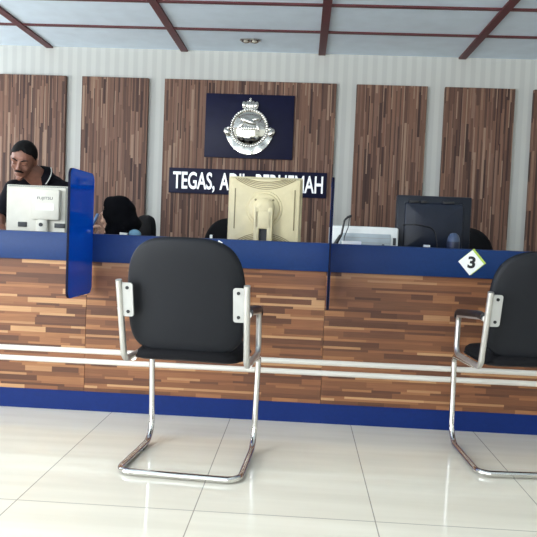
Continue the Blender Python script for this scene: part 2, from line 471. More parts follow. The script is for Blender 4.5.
for i in range(nA-1):
    for j in range(4): bm.faces.new((va[i][j], va[i+1][j], va[i+1][j+1], va[i][j+1]))
bm.faces.new(va[0]); bm.faces.new(va[-1][::-1])
for sx in (-1, 1):
    ellip(bm, onb(DX+sx*.195, -.055, .03), (.03, .022, .042), (0, sx*.5, 0))
    ellip(bm, onb(DX+sx*.182, -.025, .03), (.022, .02, .02))
obj('ribbon', bm, M['silver'], emblem)
# crown
bm = B()
cz = .142
box(bm, onb(DX, cz+.004, .018), (.11, .036, .022), .004)
for x, w, h in ((-.052, .024, .034), (.052, .024, .034), (-.022, .02, .04), (.022, .02, .04), (0, .018, .042)):
    ellip(bm, onb(DX+x, cz+.04, .02), (w, .02, h), (0, x*4, 0), 16)
for k in range(7): ellip(bm, onb(DX-.06+.02*k, cz+.014, .034), (.008, .006, .008), seg=10)
ellip(bm, onb(DX, cz+.078, .022), (.014, .012, .014), seg=14)
box(bm, onb(DX, cz+.093, .02), (.008, .01, .022), .002); box(bm, onb(DX, cz+.094, .02), (.02, .01, .007), .002)
obj('crown', bm, M['silver'], emblem)

# lettered sign
t = thing('lettered_sign', 'long navy wall sign reading TEGAS, ADIL, BERHEMAH in silver letters', 'sign', (-.506, PF, 1.377))
boxobj('board', (0, -.01, 0), (1.40, .02, .222), M['navy'], t, .002)
lz0, lz1 = -.072, .078
fit_text('lettering', 'TEGAS,', -.66, -.288, lz0-.026, lz1, -.0195, .012, M['letter'], t, .016)
fit_text('lettering', 'ADIL,', -.243, .03, lz0-.026, lz1, -.0195, .012, M['letter'], t, .016)
fit_text('lettering', 'BERHEMAH', .075, .668, lz0, lz1, -.0195, .012, M['letter'], t, .016)

# twin ceiling spot
t = thing('ceiling_spotlight', 'small twin chrome spotlight set in the ceiling near the far wall', 'ceiling light', (-.5, 5.58, ZC))
bm = B(); ol = superell(.088, .05, 2.4, 48)
rings = [[bm.verts.new((a*s, b*s, z)) for a, b in ol] for s, z in ((1.0, .004), (1.0, -.008), (.9, -.012), (.82, -.008), (.8, .004))]
for i in range(4):
    for k in range(48): bm.faces.new((rings[i][k], rings[i][(k+1) % 48], rings[i+1][(k+1) % 48], rings[i+1][k]))
obj('trim_ring', bm, M['chrome'], t)
bm = B(); prism(bm, [(a*.82, b*.82) for a, b in ol], lambda a, b, d: (a, b, d), .002, -.003); obj('back_plate', bm, M['greypanel'], t)
for sx in (-1, 1):
    bm = B(); cyl(bm, (sx*.036, 0, 0), (sx*.036, -.004, -.014), .028, 24, .032); ch = obj('lamp_cup', bm, M['chrome'], t)
    bm = B(); ellip(bm, (sx*.036, -.004, -.015), (.02, .02, .009)); obj('bulb', bm, M['white'], ch)

# ------------------------------------------------------------------ counter
CX0, CX1 = -2.9, 2.75
YC = 3.259
t = thing('reception_counter', 'long reception counter faced in strip wood under a blue top band', 'counter', (0, YC, 0))
ang = 0
W = CX1-CX0; CM = (CX0+CX1)/2
bm = B(); box(bm, (CM, .08, .825), (W, .19, .139), .004); obj('top_band', bm, M['blue'], t)
bm = B(); box(bm, (CM, .06, .05), (W, .10, .1)); obj('kick_plate', bm, M['kick'], t)
edges = [CX0, -2.255, -1.065, .125, 1.315, 2.505, CX1]
for a, b in zip(edges[:-1], edges[1:]):
    w = b-a-.0015
    bm = B(); box(bm, (0, 0, 0), (w, .04, .655), .0008, 1); o = obj('front_panel', bm, M['counter_wood'], t); o.location = ((a+b)/2, .025, .4275)
for z in (.305, .253):
    bm = B()
    prof = [(.014*math.cos(a), .012*math.sin(a)) for a in [PI*k/8 for k in range(9)]]
    for sgn in (0,):
        A = [bm.verts.new((CX0, .006-y, z+x)) for x, y in prof]; Bq = [bm.verts.new((CX1, .006-y, z+x)) for x, y in prof]
        for k in range(len(prof)): 
            j = (k+1) % len(prof); bm.faces.new((A[k], A[j], Bq[j], Bq[k]))
        bm.faces.new(A); bm.faces.new(Bq[::-1])
    obj('rail', bm, M['rail'], t)
bm = B(); box(bm, (CM, .07, .43), (W, .05, .66)); obj('core', bm, M['inside'], t)
t = thing('staff_desk', 'grey staff desk behind the blue counter band, carrying the monitors', 'desk', (0, YC, 0))
bm = B(); box(bm, (CM, .486, .725), (W, .61, .03), .004); obj('worktop', bm, M['inside'], t)
for x in edges:
    bm = B(); box(bm, (min(max(x, CX0+.012), CX1-.012), .486, .355), (.024, .56, .71)); obj('support_panel', bm, M['inside'], t)
BF = YC+.08-.095   # front face of the band

# dividers
def divider(x, label, rz=0.):
    bm = B(); ol = roundrect(.168, .293, .035, 8)
    ringpad(bm, ol, [(.5, -.0065), (.985, -.0065), (1, -.0055), (1, .0055), (.985, .0065), (.5, .0065)], lambda a, b, d: (d, a, b))
    o = obj('divider_screen', bm, M['acrylic'], smooth=False); o.location = (x, BF-.167, .895); o.rotation_euler = (0, 0, rz)
    o.data.materials.append(M['acrylic_edge'])
    for p in o.data.polygons:
        if abs(p.normal.x) < .9: p.material_index = 1
    return tag(o, label, 'divider', 'blue acrylic dividers')
divider(-1.04, 'translucent blue acrylic divider between the white monitor and the headscarved woman')
divider(.131, 'dark blue acrylic divider seen edge-on between the cream monitor and the printer', -.042)

# number diamond
t = thing('number_sign', 'white diamond plate with black 3 on the blue counter band', 'sign', (.818, BF, .832))
bm = B(); sq = [(0, .064), (-.064, 0), (0, -.064), (.064, 0)]
prism(bm, [(x+.005, z+.003) for x, z in sq], lambda a, b, d: (a, d, b), 0.001, -.004); obj('border', bm, M['lime'], t)
bm = B(); prism(bm, [(x*.95-.002, z*.95-.002) for x, z in sq], lambda a, b, d: (a, d, b), -.003, -.007); obj('plate', bm, M['paper'], t)
fit_text('digit', '3', -.018, .018, -.029, .029, -.0065, .002, M['ink'], t, .035)
t.rotation_euler = (0, .06, 0)
# small white sticker on the band's upper edge
bm = B(); box(bm, (0, 0, 0), (.022, .002, .008), rot=(0, .5, 0)); o = obj('sticker', bm, M['paper']); o.location = (-.400, BF-.001, .880)
tag(o, 'tiny white sticker on the blue band, just above the left front chair', 'sticker')
# papers on the ledge
bm = B()
for k in range(4): box(bm, (random.uniform(-.002, .002), 0, .002+.004*k), (.094, .075, .004), rot=(0, 0, random.uniform(-.03, .03)))
o = obj('paper_pad', bm, M['paper']); o.location = (.248, 3.36, .8945); tag(o, 'thin white paper pad on the counter ledge in front of the printer', 'paper pad')

# ------------------------------------------------------------------ front chairs
def make_chair(label, group):
    t = thing('visitor_chair', label, 'chair', group=group)
    R = .0125
    # floor loop + uprights
    P = []
    z = R+.001
    path = [(-.232, .14, .418), (-.234, .405, .412), (-.226, .415, z), (-.236, -.008, z), (.233, -.008, z), (.226, .415, z), (.234, .405, .412), (.232, .14, .418)]
    bm = B(); tube(bm, fillet(path, [0, .035, .085, .055, .055, .085, .035, 0]), R); obj('base_frame', bm, M['chrome'], t)
    for s in (-1, 1):
        bm = B(); cyl(bm, (s*.2255, .34, .004), (s*.2245, .28, .004), .006); obj('foot_glide', bm, M['blackplastic'], t)
        # arm loop: back upright, seat side, arm post
        path = [(s*.239, -.035, .738), (s*.236, .045, .427), (s*.236, .375, .425), (s*.231, .385, .600), (s*.234, .08, .628), (s*.243, .0, .628)]
        bm = B(); tube(bm, fillet(path, [0, .05, .045, .03, .2, 0]), R*.96); fr = obj('arm_frame', bm, M['satin'], t)
        bm = B(); pth = fillet([(s*.231, .398, .585), (s*.231, .391, .609), (s*.234, .10, .635), (s*.243, .012, .635)], [0, .02, .1, 0]); tube(bm, pth, .0165, 14); obj('arm_pad', bm, M['blackplastic'], t)
        # bracket plate
        def onshell(a, b, d):  # a sideways, b up
            y = -.028+(.735-b)*.22
            return (a, y+d-.002, b)
        bm = B(); ol = roundrect(.026, .064, .01, 4)
        prism(bm, ol, lambda a, b, d: onshell(s*.214+a, .664+b, d), -.004, .004); br = obj('bracket', bm, M['silver_plate'], t)
        for zz in (-.045, .045):
            bm = B(); p = V(onshell(s*.208, .664+zz, -.004)); cyl(bm, p, p+V((0, -.003, 0)), .0065, 14); obj('screw', bm, M['screw'], br)
    # back shell
    HC, HH, HW = .683, .221, .226
    ol = superell(HW, HH, 3.6, 72, 3.3, 4.4)
    def f(a, b, d):
        zz = HC+b
        y = .0+(.735-zz)*.22+.45*a*a - .0
        taper = 1-.04*max(0, b/HH)
        return (a*taper, y-d+.004, zz-d*.2)
    bm = B(); ringpad(bm, ol, [(.3, .018), (.7, .018), (.93, .016), (.975, .012), (1, .004), (1, 0), (.5, 0)], f); obj('back_shell', bm, M['shell'], t)
    bm = B(); ringpad(bm, ol, [(.5, .001), (.985, .001), (.99, -.01), (.96, -.028), (.9, -.036), (.6, -.042), (.3, -.044)], f); obj('backrest_pad', bm, M['fabric'], t)
    # seat
    ol = superell(.208, .200, 5, 72)
    def g(a, b, d):
        return (a, .228+b, (.458+d-.03*max(0, (b-.1))*1.5+.008*math.cos(a*7)-.008))
    bm = B(); ringpad(bm, ol, [(.4, .026), (.8, .024), (.93, .020), (.985, .010), (1, -.003), (.99, -.014), (.5, -.014)], g); obj('seat', bm, M['fabric'], t)
    ol2 = superell(.214, .19, 5, 72)
    bm = B(); ringpad(bm, ol2, [(.5, -.012), (1, -.012), (1, -.016), (.94, -.022), (.5, -.024)], g); obj('seat_pan', bm, M['shell'], t)
    return t
ch = make_chair('black visitor chair with chrome frame, in front of the cream monitor, wholly in view', 'visitor chairs facing the counter')
ch.location = (-.426, 2.425, 0); ch.rotation_euler = (0, 0, math.radians(-4))
dup(ch, (.975, 2.655, 0), math.radians(3.7), 'black visitor chair on the right, cut by the photo\'s edge, below the numbered diamond')

# ------------------------------------------------------------------ staff chairs
def make_staff_chair(label):
    t = thing('office_chair', label, 'chair', group='office chairs behind the counter')
    ol = superell(.225, .23, 2.9, 56)
    def f(a, b, d): return (a*(1-.12*max(0, b/.23)), .24+(b)*.12-.35*a*a+d, .80+b)
    bm = B(); ringpad(bm, ol, [(.3, -.03), (.8, -.028), (.95, -.018), (1, 0), (.97, .018), (.6, .022)], f); obj('backrest', bm, M['fabric'], t)
    bm = B(); tube(bm, fillet([(0, .27, .8), (0, .26, .42), (0, .05, .40)], .06), .02, flat=.6); obj('back_post', bm, M['blackplastic'], t)
    ol = superell(.23, .225, 3.5, 56)
    bm = B(); ringpad(bm, ol, [(.4, .035), (.85, .032), (.97, .02), (1, 0), (.96, -.03), (.5, -.035)], lambda a, b, d: (a, b, .45+d)); obj('seat', bm, M['fabric'], t)
    bm = B(); cyl(bm, (0, 0, .42), (0, 0, .09), .025); obj('gas_column', bm, M['blackplastic'], t)
    for k in range(5):
        a = 2*PI*k/5+.3; d = V((math.cos(a), math.sin(a), 0))
        bm = B(); tube(bm, [d*.02+V((0, 0, .11)), d*.26+V((0, 0, .075))], [.025, .016]); lg = obj('base_leg', bm, M['blackplastic'], t)
        bm = B(); q = V((-d.y, d.x, 0)); cyl(bm, d*.26+q*.018+V((0, 0, .028)), d*.26-q*.018+V((0, 0, .028)), .027); obj('caster', bm, M['blackplastic'], lg)
    bm = B(); box(bm, (-.165, .205, .885), (.018, .006, .05), .002, rot=None); 
    for v in bm.verts: pass
    obj('glint_strip', bm, M['paper'], t)  # white strip standing in for a bright glint beside the backrest edge
    return t
oc = make_staff_chair('black rounded chair behind the cream monitor, mostly hidden by it')
oc.location = (-.43, 4.28, 0); oc.rotation_euler = (0, 0, .1)
dup(oc, (1.03, 4.3, 0), -.15, 'black office chair peeking out right of the dark monitor')
wc = dup(oc, (-1.32, 4.50, 0), math.radians(-52), 'black office chair the woman in the headscarf sits on')

# ------------------------------------------------------------------ monitors
DZ0 = .74
# white monitor (rear)
t = thing('white_monitor', 'white monitor seen from behind, in front of the man', 'monitor', (-1.507, 3.72, DZ0), math.radians(0))
HWm, Zt, Zb = .184, .412, .115
bm = B(); box(bm, (0, .022, (Zt+Zb)/2), (2*HWm, .045, Zt-Zb), .006); 
ol = [(-HWm+.004, Zt-.004), (HWm-.004, Zt-.004), (HWm-.004, Zb+.004), (-HWm+.004, Zb+.004)]
casing = obj('casing', bm, M['white'], t)
bm = B()
a = [bm.verts.new((x, 0.002, z)) for x, z in ol]; b = [bm.verts.new((x*.93, -.03, Zb+.02+(z-Zb)*.9)) for x, z in ol]
for k in range(4): bm.faces.new((a[k], a[(k+1) % 4], b[(k+1) % 4], b[k]))
bm.faces.new(b); bm.faces.new(a[::-1]); obj('back_cover', bm, M['white'], t, smooth=False)
bm = B()
for k in range(30): box(bm, (-.158+.011*k, -.012, Zt-.012), (.004, .014, .014))
obj('vent', bm, M['whitedark'], t)
bm = B(); box(bm, (.066, -.038, .303), (.16, .06, .17), .008); hs = obj('rear_housing', bm, M['white'], t)
fit_text('lettering', 'FUJITSU', .022, .11, .326, .346, -.0677, .001, M['greyink'], hs, .01)
boxobj('label_plate', (.066, -.0685, .29), (.1, .001, .036), M['paper'], hs)
bm = B(); box(bm, (-.075, -.03, .188), (.05, .014, .028), .002); obj('port_recess', bm, M['darkslot'], t)
bm = B(); box(bm, (.14, -.03, .188), (.06, .014, .026), .002); obj('port_recess', bm, M['darkslot'], t)
bm = B(); tube(bm, [(.045, -.045, .235), (.045, -.05, .2), (.045, -.045, .012)], [.03, .034, .042], 20, flat=.5); nk = obj('stand_neck', bm, M['white'], t)
bm = B(); cyl(bm, (.045, -.062, .190), (.045, -.0705, .190), .011); obj('cable_hole', bm, M['darkslot'], nk)
bm = B(); ringpad(bm, superell(.12, .085, 2.3, 48), [(.5, .014), (.9, .012), (1, .006), (1, 0), (.5, 0)], lambda a, b, d: (a+.03, b-.01, d)); obj('stand_base', bm, M['white'], t)
bm = B(); box(bm, (0, .0455, (Zt+Zb)/2), (2*HWm-.03, .003, Zt-Zb-.03)); obj('screen', bm, M['darkmon'], t)

# cream monitor (rear)
t = thing('cream_monitor', 'cream square monitor seen from behind in the middle of the counter', 'monitor', (-.212, 3.66, DZ0), math.radians(-1))
hw, z0, z1 = .203, .125, .500; zc = (z0+z1)/2; hh = (z1-z0)/2
bm = B(); box(bm, (0, .02, zc), (2*hw, .04, 2*hh), .007); obj('casing', bm, M['cream'], t)
bm = B(); ringpad(bm, roundrect(hw-.005, hh-.005, .012), [(.3, .032), (.8, .03), (.95, .024), (1, .006), (1, -.004), (.4, -.004)], lambda a, b, d: (a, -d, zc+b)); bc = obj('back_cover', bm, M['cream'], t)
for s in (1, -1):
    for k in range(5):
        pts = []
        for i in range(25):
            x = (-1+i/12)*(.165-.014*k); sag = (.056-.0095*k)*(1-(x/(.165-.014*k))**2)
            pts.append((x, -.0305+.004*max(0, 1-sag/.02), zc+s*(hh-.012-sag)))
        bm = B(); tube(bm, pts, .002, 6); obj('vent', bm, M['creamdark'], bc)
for s in (-1, 1):
    bm = B(); box(bm, (s*.163, -.030, zc+.01), (.006, .004, .22), .001); obj('side_slot', bm, M['creamdark'], bc)
bm = B(); ringpad(bm, superell(.1, .1, 2, 64), [(.3, .05), (.75, .048), (.82, .044), (.86, .036), (.95, .036), (1, .030), (1, .01), (.5, .01)], lambda a, b, d: (a, -d, zc+.012+b)); obj('mount_disc', bm, M['cream'], t)
bm = B()
ringpad(bm, superell(.056, .06, 2.4, 40), [(.4, .085), (.8, .08), (1, .066), (1, .03), (.5, .03)], lambda a, b, d: (a, -d, zc+.01+b))
box(bm, (-.036, -.062, .23), (.03, .05, .2), .008); box(bm, (.036, -.062, .23), (.03, .05, .2), .008); box(bm, (0, -.062, .265), (.1, .05, .10), .008)
box(bm, (0, -.06, .07), (.1, .05, .12), .008); nk = obj('stand_neck', bm, M['cream'], t)
bm = B(); box(bm, (0, -.052, .17), (.042, .02, .09)); obj('cable_hole', bm, M['darkslot'], nk)
for sx in (-1, 1):
    bm = B(); cyl(bm, (sx*.048, -.045, zc+.06), (sx*.048, -.052, zc+.06), .006); obj('screw', bm, M['creamdark'], nk)
bm = B(); ringpad(bm, superell(.13, .1, 2.4, 48), [(.5, .018), (.9, .014), (1, .006), (1, 0), (.5, 0)], lambda a, b, d: (a, b-.02, d)); obj('stand_base', bm, M['cream'], t)
bm = B(); box(bm, (0, .0405, zc), (2*hw-.03, .003, 2*hh-.03)); obj('screen', bm, M['darkmon'], t)

# black monitor (rear)
t = thing('black_monitor', 'black monitor seen from behind, on the right beside the printer', 'monitor', (.727, 3.76, DZ0), math.radians(1))
hw, z0, z1 = .206, .10, .437; zc = (z0+z1)/2; hh = (z1-z0)/2
bm = B(); box(bm, (0, .02, zc), (2*hw, .05, 2*hh), .006); obj('casing', bm, M['darkmon'], t)
bm = B(); ringpad(bm, roundrect(.165, .135, .015), [(.3, .018), (.9, .016), (.97, .012), (1, 0), (.5, 0)], lambda a, b, d: (a, -d, zc-.004+b)); bc = obj('back_cover', bm, M['darkmon2'], t)
for x, w in ((-.115, .05), (-.06, .03), (.075, .06)): bm = B(); box(bm, (x, -.012, z1-.035), (w, .02, .014), .002); obj('vent', bm, M['blackplastic'], t)
bm = B(); box(bm, (0, -.045, .07), (.09, .04, .12), .01); obj('stand_neck', bm, M['darkmon'], t)
bm = B(); ringpad(bm, superell(.13, .1, 2.4, 48), [(.5, .018), (.9, .014), (1, .006), (1, 0), (.5, 0)], lambda a, b, d: (a, b-.02, d)); obj('stand_base', bm, M['darkmon'], t)
bm = B(); tube(bm, fillet([(-.17, -.012, .27), (-.1, -.024, .275), (0, -.026, .26), (.02, -.026, .18), (.03, -.025, .05)], [0, .08, .05, .05, 0]), .003, 8); obj('cable', bm, M['blackplastic'], t)
bm = B(); box(bm, (0, .046, zc), (2*hw-.03, .003, 2*hh-.03)); obj('screen', bm, M['blackplastic'], t)

# tumbler-like item before the black monitor
t = thing('tumbler', 'small dark blue round-topped tumbler before the black monitor', 'tumbler', (.803, 3.58, DZ0))
bm = B(); cyl(bm, (0, 0, 0), (0, 0, .19), .027, 24, .034); obj('body', bm, M['tumbler'], t)
bm = B(); ringpad(bm, ring[:], [(.2, .047), (.5, .043), (.8, .03), (.95, .014), (1, 0), (.4, 0)], lambda a, b, d: (a*.034, b*.034, .188+d)); obj('lid', bm, M['tumblerlid'], t)
# small pale box
bm = B(); box(bm, (0, 0, .083), (.03, .05, .166), .004); o = obj('small_box', bm, M['printer']); o.location = (.66, 3.56, DZ0)
tag(o, 'little pale box on the desk at the black monitor\'s foot', 'box')

# printer
t = thing('desktop_printer', 'low pale grey printer on the desk left of the black monitor', 'printer', (.335, 3.76, DZ0))
bm = B(); box(bm, (0, .0, .125), (.362, .32, .25), .012, 3); obj('body', bm, M['printer'], t)
bm = B(); box(bm, (.004, -.162, .17), (.27, .012, .085), .003); pn = obj('rear_panel', bm, M['greypanel'], t)
bm = B()
for k in range(2): box(bm, (.004, -.1685, .165+.025*k), (.26, .002, .003))
obj('groove', bm, M['whitedark'], pn)
bm = B(); box(bm, (.16, -.1605, .175), (.016, .004, .04), .001); obj('socket', bm, M['darkslot'], t)
bm = B(); box(bm, (.1, -.1685, .155), (.012, .002, .008)); obj('button', bm, M['tumbler'], pn)
bm = B(); box(bm, (0, .02, .2505), (.27, .2, .004), .001); obj('lid', bm, M['greypanel'], t)

# gooseneck microphone in front of the printer
t = thing('gooseneck_microphone', 'slim black gooseneck microphone between edge-on divider and printer', 'microphone', (.195, 3.54, DZ0))
bm = B(); ringpad(bm, superell(.045, .05, 3, 40), [(.4, .03), (.85, .026), (1, .012), (1, 0), (.5, 0)], lambda a, b, d: (a, b, d)); obj('base', bm, M['blackplastic'], t)
bm = B(); tube(bm, fillet([(-.014, 0, .02), (-.012, 0, .155), (.012, 0, .2), (.025, 0, .28), (.045, 0, .298)], [0, .05, .05, .02, 0]), [.0095]*2+[.0095]*30 if False else .0055, 10); nk = obj('neck', bm, M['blackplastic'], t)
bm = B(); capsule(bm, (-.018, 0, .15), (.006, 0, .195), .012, .008); obj('grip', bm, M['blackplastic'], nk)
bm = B(); capsule(bm, (.040, 0, .295), (.056, 0, .301), .006, .007); obj('head', bm, M['blackplastic'], nk)
bm = B(); tube(bm, fillet([(.05, .004, .297), (.046, .006, .24), (.028, .008, .19), (.022, .008, .02)], .04), .0025, 8); obj('cord', bm, M['blackplastic'], t)

# ------------------------------------------------------------------ people
def hand(bm, wrist, d, side, nrm, curl=.5, size=.175, thumb_sign=1):
    """wrist, d = finger direction, side = towards the little finger, nrm = back of the hand"""
    w = V(wrist); d = V(d).normalized(); nrm = V(nrm); nrm = (nrm-d*nrm.dot(d)).normalized(); side = d.cross(nrm).normalized()*thumb_sign
    k = size/.18
    for s in (-.028, -.009, .01, .028):
        capsule(bm, w+side*s*.7*k, w+d*.085*k+side*s*k, .014*k, .0125*k, 12)
    for s, L in ((-.029, .072), (-.0095, .080), (.0105, .074), (.0285, .058)):
        p = w+d*.088*k+side*s*k; a = 0; dd = d
        for i, fr in enumerate((.45, .32, .25)):
            a += curl*(.7 if i == 0 else .9)
            dd = d*math.cos(a)-nrm*math.sin(a)
            q = p+dd*L*fr*k
            capsule(bm, p, q, (.0098-.001*i)*k, (.0088-.001*i)*k, 10); p = q
    p = w+d*.025*k-side*.03*k
    td = (d*.6-side*.7-nrm*.25).normalized()
    q = p+td*.045*k; capsule(bm, p, q, .014*k, .011*k, 10)
    td2 = (d*.85-side*.25-nrm*.35).normalized(); capsule(bm, q, q+td2*.032*k, .0105*k, .0085*k, 10)

def head_parts(bm, M4):
    """head around the origin, face towards -y, 0.235 m tall"""
    def e(c, s, r=None):
        vs = ellip(bm, c, s, r, 24)
        for v in vs: v.co = M4 @ v.co
    e((0, .012, .03), (.077, .095, .088))             # skull
    e((0, -.03, -.015), (.064, .062, .085))           # face
    e((0, -.045, -.072), (.045, .042, .036))          # jaw
    e((0, -.08, -.098), (.022, .018, .017))           # chin
    for s in (-1, 1):
        e((s*.032, -.070, -.022), (.026, .02, .022))  # cheek
        e((s*.028, -.082, .028), (.03, .014, .0095), (0, s*.12, 0))   # brow
        e((s*.031, -.079, .007), (.0155, .0125, .0095))               # closed lid
        e((s*.076, .012, -.004), (.009, .018, .031), (0, 0, s*.3))    # ear
        e((s*.079, .006, .012), (.007, .011, .012)); e((s*.075, .004, -.028), (.006, .008, .009))
        e((s*.0105, -.100, -.027), (.009, .011, .0075))               # nostril wing
    e((0, -.091, .006), (.009, .015, .03), (-.25, 0, 0)); e((0, -.106, -.02), (.0105, .0125, .0115))  # nose
    e((0, -.088, -.0525), (.024, .012, .0068)); e((0, -.086, -.0645), (.02, .011, .0072))              # lips

def hair_cap(M4, hl, m, parent, grow=1.06):
    bm = B(); ellip(bm, (0, .012, .03), (.077*grow, .095*grow, .088*grow), None, 110)
    bad = [v for v in bm.verts if not hl(v.co)]
    bmesh.ops.delete(bm, geom=bad, context='VERTS')
    g = bmesh.ops.extrude_face_region(bm, geom=list(bm.faces))
    for v in [x for x in g['geom'] if isinstance(x, bmesh.types.BMVert)]:
        c = V((0, .012, .03)); v.co = c+(v.co-c)*.9
    for v in bm.verts: v.co = M4 @ v.co
    return obj('hair', bm, m, parent)

def frame(c, yaw, pitch, roll, sc=1.):
    return Matrix.Translation(c) @ Matrix.Rotation(yaw, 4, 'Z') @ Matrix.Rotation(pitch, 4, 'X') @ Matrix.Rotation(roll, 4, 'Y') @ Matrix.Scale(sc, 4)

# --- man: standing, leaning forward, looking down
mx, my = -1.68, 4.60
t = thing('person', 'man in dark polo shirt standing bent over behind the white monitor', 'person', (mx, my, 0))
inv = Matrix.Translation((-mx, -my, 0))
hc = V((-1.768, 4.12, 1.335))
HM = frame(hc, math.radians(4), math.radians(28), math.radians(10), .97)
pel = V((-1.66, 4.57, .93)); bel = V((-1.675, 4.50, 1.04)); che = V((-1.69, 4.36, 1.14)); nb = V((-1.71, 4.26, 1.235))
sr = V((-1.855, 4.20, 1.145)); sl = V((-1.555, 4.32, 1.15))
er = V((-1.925, 4.14, .97)); wr = V((-1.84, 3.97, .905)); el = V((-1.47, 4.25, .95)); wl = V((-1.60, 4.02, .80))
bm = B(); head_parts(bm, HM)
capsule(bm, nb, HM @ V((0, .03, -.06)), .056, .056); capsule(bm, HM @ V((0, .0, -.05)), nb+V((0, -.02, -.03)), .05, .055)
capsule(bm, che, bel, .115, .12); capsule(bm, bel, pel, .12, .125)
for s, e_, w, el_ in ((sr, er, wr, 0), (sl, el, wl, 0)):
    capsule(bm, che.lerp(s, .4), s, .085, .058); capsule(bm, s, e_, .052, .04); capsule(bm, e_, w, .04, .026)
hand(bm, wr, (.1, -.35, -.55), None, (.3, -.8, .5), .35, .175, 1)
hand(bm, wl, (-.3, -.85, -.3), None, (0, -.25, .95), .25, .175, -1)
for s in (-1, 1):
    h = V((pel.x+s*.09, pel.y, .9)); k = V((pel.x+s*.1, pel.y-.01, .48)); a_ = V((pel.x+s*.105, pel.y+.05, .09))
    capsule(bm, h, k, .085, .055); capsule(bm, k, a_, .055, .036); capsule(bm, a_, a_+V((s*.02, -.15, -.045)), .036, .028)
bmesh.ops.transform(bm, matrix=inv, verts=bm.verts)
obj('body', remesh(bm, .006, 3), M['skinm'], t, angle=180)
# clothes
bm = B()
capsule(bm, che, bel, .128, .134); capsule(bm, bel, pel+V((0, 0, -.07)), .136, .15)
capsule(bm, nb+V((0.0, .045, -.02)), che, .085, .12)
for s, e_ in ((sr, er), (sl, el)):
    capsule(bm, che.lerp(s, .3), s, .1, .07); capsule(bm, nb+V((0, .03, -.03)), s, .062, .064); capsule(bm, s, s.lerp(e_, .92), .068, .058)
bmesh.ops.transform(bm, matrix=inv, verts=bm.verts)
sh = obj('polo_shirt', remesh(bm, .007, 4), M['polo'], t, angle=180)
# collar around the neck
ax = (HM @ V((0, .02, -.06))-nb).normalized()
u = ax.cross(V((0, 1, 0))).normalized(); w_ = ax.cross(u)
cpts = []; ppts = []
for k in range(28):
    a = 2*PI*k/28
    dirv = u*math.cos(a)+w_*math.sin(a)
    cpts.append(inv @ (nb+ax*.012+dirv*.07)); ppts.append(inv @ (nb-ax*.012+dirv*.088))
bm = B()
va = []
for k in range(28):
    a = 2*PI*k/28; dirv = u*math.cos(a)+w_*math.sin(a)
    va.append([bm.verts.new(inv @ (nb+ax*h_+dirv*r_)) for h_, r_ in ((.03, .064), (.036, .068), (.03, .073), (-.014, .092), (-.018, .088), (-.012, .082), (.02, .062))])
for k in range(28):
    for j in range(7): bm.faces.new((va[k][j], va[(k+1) % 28][j], va[(k+1) % 28][(j+1) % 7], va[k][(j+1) % 7]))
co = obj('collar', bm, M['polo'], t)
PIPE = [k for k in range(28) if (u*math.cos(2*PI*k/28)+w_*math.sin(2*PI*k/28)).x > .55]
if PIPE[-1]-PIPE[0] > len(PIPE): PIPE = [k for k in range(14, 28) if k in PIPE]+[k for k in range(14) if k in PIPE]
bm = B(); tube(bm, [inv @ (nb-ax*.006+(u*math.cos(2*PI*k/28)+w_*math.sin(2*PI*k/28))*.0905) for k in PIPE], .003, 8); obj('piping', bm, M['piping'], co)
bm = B()
capsule(bm, pel+V((0, 0, .02)), pel+V((0, 0, -.06)), .132, .135)
for s in (-1, 1):
    h = V((pel.x+s*.085, pel.y, .88)); k = V((pel.x+s*.1, pel.y-.01, .48)); a_ = V((pel.x+s*.105, pel.y+.05, .1))
    capsule(bm, h, k, .1, .075); capsule(bm, k, a_, .075, .06)
bmesh.ops.transform(bm, matrix=inv, verts=bm.verts)
obj('trousers', remesh(bm, .01, 3), M['trouser'], t, angle=180)
for s in (-1, 1):
    a_ = inv @ V((pel.x+s*.105, pel.y+.05, .04))
    bm = B(); ellip(bm, a_+V((s*.012, -.07, 0)), (.048, .14, .038)); obj('shoe', bm, M['blackplastic'], t)
H2 = inv @ HM
hair_cap(H2, lambda c: c.z > ((.088-.5*abs(c.x)) if c.y < -.045 else ((.088-.5*abs(c.x))+(c.y+.045)*-1.1 if c.y < .05 else -.055)) , M['hair'], t, 1.05)
for s in (-1, 1):
    bm = B(); tube(bm, [H2 @ V((s*x, y, z)) for x, y, z in ((.012, -.097, .027), (.026, -.096, .034), (.042, -.086, .033), (.05, -.077, .028))], [.003, .0042, .004, .002], 8)
    obj('brow_hair', bm, M['hair'], t)
for s in (-1, 1):
    bm = B(); tube(bm, [H2 @ V((s*x, y, z)) for x, y, z in ((.018, -.089, .002), (.03, -.092, -.001), (.043, -.086, .003))], [.001, .0018, .001], 6)
    obj('eyelash_line', bm, M['hair'], t)
bm = B(); tube(bm, [H2 @ V(p) for p in ((-.028, -.089, -.050), (-.015, -.100, -.043), (0, -.1035, -.041), (.015, -.100, -.043), (.028, -.089, -.050))], [.003, .0055, .006, .0055, .003], 8); obj('moustache', bm, M['hair'], t)

# --- woman: seated, head turned away to the left, black headscarf
wx, wy = -1.24, 4.50
t = thing('person', 'woman in black headscarf seated behind the counter, face turned to the left', 'person', (wx, wy, 0))
inv = Matrix.Translation((-wx, -wy, 0))
hc = V((-1.212, 4.28, 1.005))
HM = frame(hc, math.radians(-98), math.radians(8), 0, .98)
pel = V((-1.25, 4.47, .56)); bel = V((-1.235, 4.43, .66)); che = V((-1.215, 4.36, .78)); nb = V((-1.20, 4.31, .875))
sn = V((-1.14, 4.18, .80)); sf = V((-1.30, 4.50, .80))        # near and far shoulder
en = V((-1.20, 4.06, .66)); wn = V((-1.36, 4.03, .785)); ef = V((-1.50, 4.40, .72)); wf = V((-1.35, 4.17, .83))
bm = B(); head_parts(bm, HM)
capsule(bm, nb, HM @ V((0, .03, -.06)), .048, .048)
capsule(bm, che, bel, .1, .1); capsule(bm, bel, pel, .1, .11)
